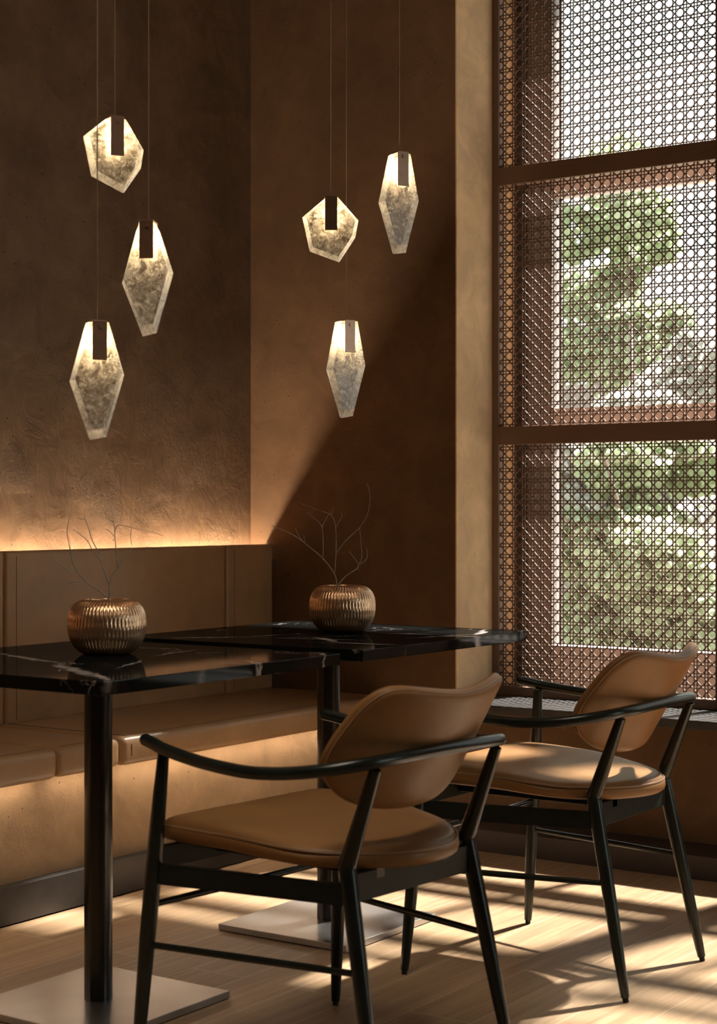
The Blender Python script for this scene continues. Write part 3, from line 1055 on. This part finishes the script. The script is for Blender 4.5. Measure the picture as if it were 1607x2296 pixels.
# ------------------------------------------------------------------ vases
def vase_mesh():
    bm = bmesh.new()
    NS, NR = 360, 90
    nd = 60
    # profile (radius, z) for unit: max radius 0.0865, height 0.121
    prof = [(0.040, 0.0), (0.052, 0.0015), (0.064, 0.008), (0.075, 0.020), (0.0825, 0.036), (0.0862, 0.054), (0.0868, 0.070), (0.0845, 0.088), (0.078, 0.103), (0.067, 0.114), (0.054, 0.1195), (0.044, 0.1205), (0.0385, 0.1205)]
    P3 = catmull([(r, 0, z) for r, z in prof], 12)
    Ls = [0.0]
    for a, b in zip(P3[:-1], P3[1:]):
        Ls.append(Ls[-1] + (b - a).length)
    tot = Ls[-1]
    samp = []
    j = 0
    for i in range(NR + 1):
        t = tot * i / NR
        while j < len(Ls) - 2 and Ls[j + 1] < t:
            j += 1
        u = (t - Ls[j]) / max(1e-9, Ls[j + 1] - Ls[j])
        samp.append((P3[j].lerp(P3[j + 1], u), i / NR))
    rows = []
    for i, (p, t) in enumerate(samp):
        row = []
        q = samp[min(i + 1, NR)][0] - samp[max(i - 1, 0)][0]
        nr = Vector((q.z, 0, -q.x)).normalized()
        fade = min(1, max(0, (t - 0.10) / 0.08)) * min(1, max(0, (0.93 - t) / 0.05))
        for k in range(NS):
            th = 2 * PI * k / NS
            u = k / NS * nd
            v = t * 3.6
            x1 = (u + v) % 1 - 0.5
            x2 = (u - v) % 1 - 0.5
            cut = 1 - 2 * max(abs(x1), abs(x2))
            dd = -0.0024 * fade * (cut ** 0.8)
            r = p.x + nr.x * dd
            row.append(Vector((r * math.cos(th), r * math.sin(th), p.z + nr.z * dd)))
        rows.append(row)
    # lip and inside
    for r, z in ((0.0365, 0.119), (0.0372, 0.112), (0.055, 0.104), (0.074, 0.08), (0.078, 0.055), (0.065, 0.02), (0.03, 0.008)):
        rows.append([Vector((r * math.cos(2 * PI * k / NS), r * math.sin(2 * PI * k / NS), z)) for k in range(NS)])
    rings = [[Vector((0, 0, 0.0))]] + rows + [[Vector((0, 0, 0.008))]]
    rings_mesh(bm, rings)
    return bm
v1 = build('copper_vase', vase_mesh(), M['copper'], smooth=True, loc=(-2.582, 2.774, 0.7502))
tag(v1, 'round diamond-cut copper glass vase on the table at the left edge', 'vase', 'round copper vases with dry branches')
v2 = v1.copy()
COL.objects.link(v2)
v2.location = (-2.551, 3.631, 0.7502)
v2.rotation_euler = (0, 0, 0.3)
tag(v2, 'round diamond-cut copper glass vase on the table near the cane screen')

# dry branches: (sideways metres, height) traced in the vase plane, with their own depth
TW1 = [[(0.0037, 0.8678), (0.0076, 0.8981), (-0.008, 0.9431), (-0.012, 0.9646), (-0.0276, 0.9998), (-0.0354, 1.0271), (-0.0432, 1.0486), (-0.0413, 1.0672)], [(0.0037, 0.8698), (-0.0139, 0.8884), (-0.0471, 0.9118), (-0.0686, 0.949), (-0.0745, 0.9822), (-0.0784, 1.0213), (-0.0725, 1.0506), (-0.0804, 1.0701)], [(0.0066, 0.902), (0.0135, 0.9235), (0.0252, 0.9392), (0.0389, 0.9607), (0.0584, 0.9802), (0.0545, 1.0037), (0.0574, 1.0252)], [(0.0252, 0.9402), (0.0232, 0.9822), (0.0213, 1.0174), (0.0203, 1.0506), (0.0252, 1.0603)], [(0.0213, 1.0174), (0.033, 1.034), (0.074, 1.0242), (0.1131, 1.0154), (0.1336, 1.0086)], [(-0.01, 0.9529), (-0.0295, 0.9802), (-0.0393, 0.9978), (-0.0589, 1.0174), (-0.0706, 1.0232)], [(0.0213, 1.0379), (0.0076, 1.0486), (-0.0041, 1.0613)], [(0.0213, 1.0076), (0.0115, 1.0193), (-0.0002, 1.0252)], [(-0.0432, 1.0457), (-0.0569, 1.0476)], [(-0.0745, 0.9314), (-0.0979, 0.949), (-0.1136, 0.9646)], [(-0.051, 0.9095), (-0.0843, 0.9069)]]
TW2 = [[(-0.0133, 0.8675), (-0.0203, 0.9003), (-0.0509, 0.9403), (-0.0955, 0.9778), (-0.1237, 0.999), (-0.1612, 1.0178), (-0.1847, 1.0262)], [(-0.0203, 0.9003), (-0.0156, 0.9567), (-0.0166, 1.0225), (-0.0297, 1.053), (-0.0579, 1.0647), (-0.1072, 1.0826)], [(-0.0509, 0.9356), (-0.0494, 0.9755), (-0.0532, 1.0225), (-0.0673, 1.0413), (-0.0908, 1.06)], [(-0.0532, 1.0225), (-0.0321, 1.0624)], [(-0.0166, 1.0225), (-0.0015, 1.0506), (-0.0039, 1.0591)], [(-0.018, 0.952), (0.0125, 0.9896), (0.0454, 1.0201), (0.0642, 1.0553), (0.0727, 1.0929), (0.0698, 1.1211), (0.0628, 1.1352)], [(-0.0133, 0.8675), (0.0079, 0.8933), (0.0384, 0.9144), (0.0384, 0.9285), (0.0172, 0.9591)], [(0.0384, 0.9191), (0.0492, 0.9426), (0.0478, 0.9849), (0.0445, 1.0225)], [(0.0431, 0.9238), (0.0619, 0.9379), (0.0642, 0.9567), (0.0619, 0.9708)], [(-0.0955, 0.9778), (-0.1096, 0.9943), (-0.1237, 1.0201)], [(-0.0978, 0.9825), (-0.1002, 1.0013)], [(-0.0297, 1.053), (-0.0241, 1.0718)], [(0.0351, 0.9121), (0.0478, 0.9097)], [(-0.0509, 1.0225), (-0.0494, 1.0272)]]
RIGHT = Vector((math.cos(YAW), math.sin(YAW), 0))
AWAY = Vector((-math.sin(YAW), math.cos(YAW), 0))
def branch(name, base, T, seed, label):
    rnd = random.Random(seed)
    bm = bmesh.new()
    lean = [rnd.uniform(-0.35, 0.35) for _ in T]
    seen = {}
    for j, line in enumerate(T):
        pts = []
        start = (round(line[0][0], 3), round(line[0][1], 2))
        # depth of the nearest point already laid, so twigs stay joined
        near = min(seen.items(), key=lambda kv: (kv[0][0] - line[0][0]) ** 2 + (kv[0][1] - line[0][1]) ** 2)[1] if seen else 0.0
        z0 = line[0][1]
        for i, (r, z) in enumerate(line):
            dep = near + lean[j] * (abs(z - z0) + 0.4 * abs(r - line[0][0])) + (rnd.uniform(-0.003, 0.003) if i else 0)
            jit = 0.0012 if i else 0
            pts.append((r + rnd.uniform(-jit, jit), dep, z))
        sm = catmull(pts, 3)
        for q in sm:
            seen[(q.x, q.z)] = q.y
        n = len(sm)
        r0 = 0.0016 if z0 < 0.9 else (0.0012 if z0 < 0.96 else 0.0009)
        if j < 2 and z0 < 0.88:
            foot = [(0.002, 0.0, 0.790), (0.001 if r0 else 0, 0.0, 0.84)]
            sm = [Vector((p[0] + line[0][0] * 0.6, p[1], p[2])) for p in foot] + sm
            n = len(sm)
        rad = [r0 * (1 - 0.62 * i / (n - 1)) * (1 + rnd.uniform(-0.12, 0.18)) for i in range(n)]
        path = [RIGHT * q.x + AWAY * q.y + Vector((0, 0, q.z - 0.79)) for q in sm]
        tube(bm, path, rad, 7)
    o = build(name, bm, M['twig'], smooth=True, loc=(base[0], base[1], 0.79))
    return tag(o, label, 'branch', 'dry branches in copper vases')
branch('dry_branch', (-2.582, 2.774), TW1, 4, 'thin dry branch in the copper vase at the left edge')
branch('dry_branch', (-2.551, 3.631), TW2, 9, 'thin dry branch in the copper vase near the cane screen')

# ------------------------------------------------------------------ crystal pendants
def pendant(name, x, y, poly, yaw, plate, T, label, cordr=0.0011):
    """poly: outline (sideways from cord, height); plate: (width, z top, z bottom, sideways offset)"""
    zt = max(p[1] for p in poly)
    zb = min(p[1] for p in poly)
    root = empty(name, (x, y, zb))
    root.rotation_euler = (0, 0, YAW + yaw)
    c = math.cos(yaw)
    A = [Vector((p[0] / c, 0, p[1] - zb)) for p in poly]
    cen = sum(A, Vector()) / len(A)
    cen.x *= 0.5
    def inset(s_top, sc, yy, n):
        out = []
        for p in A:
            q = cen + (p - cen) * sc
            if p.z > zt - zb - 0.012:          # the cut top stays nearly full height
                q.z = p.z - 0.0015
            out.append(Vector((q.x, yy, q.z)))
        return out
    bm = bmesh.new()
    # front is -y (towards the camera when yaw = 0)
    rings = [[Vector((cen.x, -T / 2, cen.z))], inset(0, 0.86, -T / 2, 0), inset(0, 1.0, -T * 0.12, 0), inset(0, 0.985, T * 0.14, 0), inset(0, 0.88, T / 2, 0), [Vector((cen.x, T / 2, cen.z))]]
    rings_mesh(bm, rings)
    crystal = build('crystal', bm, M['crystal'], root)
    crystal.data.materials.append(M['crystal_rim'])
    for p in crystal.data.polygons:
        if abs(p.normal.y) < 0.995:
            p.material_index = 1
    pw, pz0, pz1, off = plate
    off = 0.0
    h1, h0 = pz0 - zb + 0.0005, pz1 - zb
    # strap: front and back plates with a cap across
    bm = bmesh.new()
    f = T / 2 + 0.0016
    box(bm, off - pw / 2 / c * 0.98, off + pw / 2 / c * 0.98, -f - 0.002, -f + 0.0006, h0, h1, bev=0.0004)
    box(bm, off - pw / 2 / c * 0.98, off + pw / 2 / c * 0.98, f - 0.0006, f + 0.002, h0, h1, bev=0.0004)
    box(bm, off - pw / 2 / c * 0.98, off + pw / 2 / c * 0.98, -f, f, h1 - 0.0035, h1 + 0.0002, bev=0.0004)
    br = build('bracket', bm, M['bronze'], root)
    bm = bmesh.new()
    bmesh.ops.create_cone(bm, cap_ends=True, segments=24, radius1=0.0048, radius2=0.0044, depth=0.003,
                          matrix=Matrix.Translation((off + 0.0015, -f - 0.003, h1 - 0.0125)) @ Matrix.Rotation(PI / 2, 4, 'X'))
    build('screw', bm, M['bronze'], br)
    # the diodes sit between the plates, inside the crystal
    bm = bmesh.new()
    box(bm, off - 0.0035, off + 0.0035, -0.006, 0.006, h0 + 0.006, h1 - 0.012)
    led = build('diode_module', bm, M['led'], root)
    for sx in (-1, 1):
        ld = bpy.data.lights.new('diode', 'POINT')
        ld.energy = 0.05
        ld.color = (1.0, 0.74, 0.42)
        ld.shadow_soft_size = 0.004
        lo = bpy.data.objects.new('diode_light', ld)
        COL.objects.link(lo)
        lo.parent = root
        lo.location = (off + sx * 0.0085, 0, (h0 + h1) / 2 + 0.002)
    bm = bmesh.new()
    tube(bm, [(0, 0, h1), (0, 0, (h1 + ZC - zb) / 2), (0, 0, ZC - zb)], cordr, 8)
    build('cord', bm, M['cord'], root, smooth=True)
    tag(root, label, 'lamp', 'rock crystal pendants over the tables')
    return root

PA = [(-0.0217, 1.4573), (-0.0065, 1.4601), (0.0217, 1.4585), (0.052, 1.349), (0.0167, 1.2188), (-0.0151, 1.212), (-0.0541, 1.3323), (-0.026, 1.4424)]
PB = [(-0.0049, 1.9319), (0.0217, 1.9273), (0.0591, 1.8658), (0.0532, 1.8239), (0.0177, 1.7668), (-0.0478, 1.7987), (-0.0644, 1.885), (-0.0207, 1.9273)]
PC = [(-0.0182, 1.6862), (0.0129, 1.6862), (0.0246, 1.6639), (0.0541, 1.5748), (0.0172, 1.4455), (-0.0115, 1.4387), (-0.0571, 1.5547), (-0.0263, 1.6639)]
PD = [(-0.0123, 1.8516), (0.0179, 1.8516), (0.0695, 1.7942), (0.0616, 1.7497), (0.0213, 1.688), (-0.0527, 1.7146), (-0.0711, 1.7998)]
PE = [(-0.0232, 1.5578), (-0.0023, 1.56), (0.0239, 1.5591), (0.0473, 1.4431), (0.0151, 1.3114), (-0.0139, 1.3053), (-0.0494, 1.428)]
PF = [(-0.0228, 1.975), (-0.0037, 1.9805), (0.0236, 1.9773), (0.0478, 1.858), (0.0148, 1.725), (-0.0148, 1.7199), (-0.0519, 1.8481)]
TK = 0.036
pendant('crystal_pendant', -2.4614, 2.6153, PA, 0.40, (0.0288, 1.4592, 1.3774, 0.0), TK, 'long crystal pendant hanging lowest above the left table')
pendant('crystal_pendant', -2.5754, 2.7918, PB, 0.44, (0.0276, 1.9322, 1.8446, 0.0), TK, 'squat crystal pendant hanging highest above the left table')
pendant('crystal_pendant', -2.4470, 2.7588, PC, -0.12, (0.0307, 1.6859, 1.6040, 0.0), TK, 'long crystal pendant with black front plate, middle height, left cluster')
pendant('crystal_pendant', -2.4850, 3.4854, PD, 0.08, (0.0314, 1.8513, 1.7661, 0.0), TK, 'squat crystal pendant with black front plate in the right cluster')
pendant('crystal_pendant', -2.5444, 3.6388, PE, 0.52, (0.0262, 1.5592, 1.4750, 0.0), TK, 'long crystal pendant hanging lowest above the farther table')
pendant('crystal_pendant', -2.3867, 3.6503, PF, 0.48, (0.0282, 1.9801, 1.8922, 0.0), TK, 'long crystal pendant hanging highest, closest to the window')

# ------------------------------------------------------------------ garden outside
gm = bmesh.new()
box(gm, -30, 12, YO, 40, -0.35, -0.05)
tag(build('garden_ground', gm, M['soil']), 'pale gravel garden ground outside the window', 'ground', kind='structure')
gm = bmesh.new()
box(gm, -22, 6, 15.0, 15.3, -0.1, 2.3)
tag(build('garden_wall', gm, M['stone']), 'mauve grey garden wall behind the planting', 'wall', kind='structure')

def foliage(bm, rnd, c, rad, n, size):
    cx, cy, cz = c
    for _ in range(n):
        while True:
            p = Vector((rnd.uniform(-1, 1), rnd.uniform(-1, 1), rnd.uniform(-1, 1)))
            if p.length < 1:
                break
        # clumpy: push towards the shell
        p = p.normalized() * (p.length ** 0.5)
        q = Vector((cx + p.x * rad[0], cy + p.y * rad[1], cz + p.z * rad[2]))
        s = size * rnd.uniform(0.6, 1.3)
        a = Vector((rnd.gauss(0, 1), rnd.gauss(0, 1), rnd.gauss(0, 0.6))).normalized()
        b = a.cross(Vector((rnd.gauss(0, 1), rnd.gauss(0, 1), rnd.gauss(0, 1))).normalized()).normalized() * 0.5
        v = [bm.verts.new(q + a * s), bm.verts.new(q + b * s), bm.verts.new(q - a * s), bm.verts.new(q - b * s)]
        bm.faces.new(v)

def tree(x, y, h, spread, n, mat, seed, label, kind='garden_tree', clumps=9, low=0.25, size=0.085):
    rnd = random.Random(seed)
    root = empty(kind, (x, y, -0.05))
    bm = bmesh.new()
    for i in range(clumps):
        a = rnd.uniform(0, 2 * PI)
        r = spread * math.sqrt(rnd.random()) * 0.75
        z = h * rnd.uniform(low, 0.9)
        cr = spread * rnd.uniform(0.28, 0.5)
        foliage(bm, rnd, (r * math.cos(a), r * math.sin(a), z), (cr, cr, cr * 0.75), n // clumps, size)
    build('foliage', bm, mat, root)
    bm = bmesh.new()
    tube(bm, [(0, 0, 0), (0.04, 0.02, h * 0.35), (-0.03, 0.03, h * 0.8)], [0.05 * h / 3, 0.035 * h / 3, 0.012], 10)
    for i in range(5):
        a = rnd.uniform(0, 2 * PI)
        z = h * rnd.uniform(0.2, 0.5)
        tube(bm, [(0, 0, z), (math.cos(a) * spread * 0.4, math.sin(a) * spread * 0.4, z + 0.3), (math.cos(a) * spread * 0.75, math.sin(a) * spread * 0.75, z + 0.6)], [0.022, 0.015, 0.006], 7)
    build('trunk', bm, M['bark'], root, smooth=True)
    tag(root, label, 'tree', 'trees and shrubs in the garden')

# three rows of planting, staggered in depth
tree(-4.35, 9.2, 1.62, 0.75, 5200, M['leafA'], 4, 'fresh green shrub filling the lower cane panel', 'garden_shrub', clumps=16, low=0.05)
tree(-2.2, 9.2, 1.4, 0.75, 2600, M['leafB'], 5, 'grey green shrub right of the nearest shrub, outside the window', 'garden_shrub', clumps=12, low=0.1)
tree(-5.35, 11.25, 3.1, 0.78, 6000, M['leafB'], 1, 'grey green tree in the middle of the garden view', clumps=20, low=0.1)
tree(-3.1, 11.25, 3.2, 0.75, 2400, M['leafA'], 2, 'bright green tree right of the middle tree', low=0.25)
tree(-6.4, 13.4, 4.4, 0.85, 6500, M['leafA'], 3, 'tallest green tree, before the garden wall', clumps=22, low=0.15)
tree(-8.8, 13.4, 3.6, 0.8, 2000, M['leafB'], 6, 'grey green tree at the far left, before the garden wall', low=0.3)
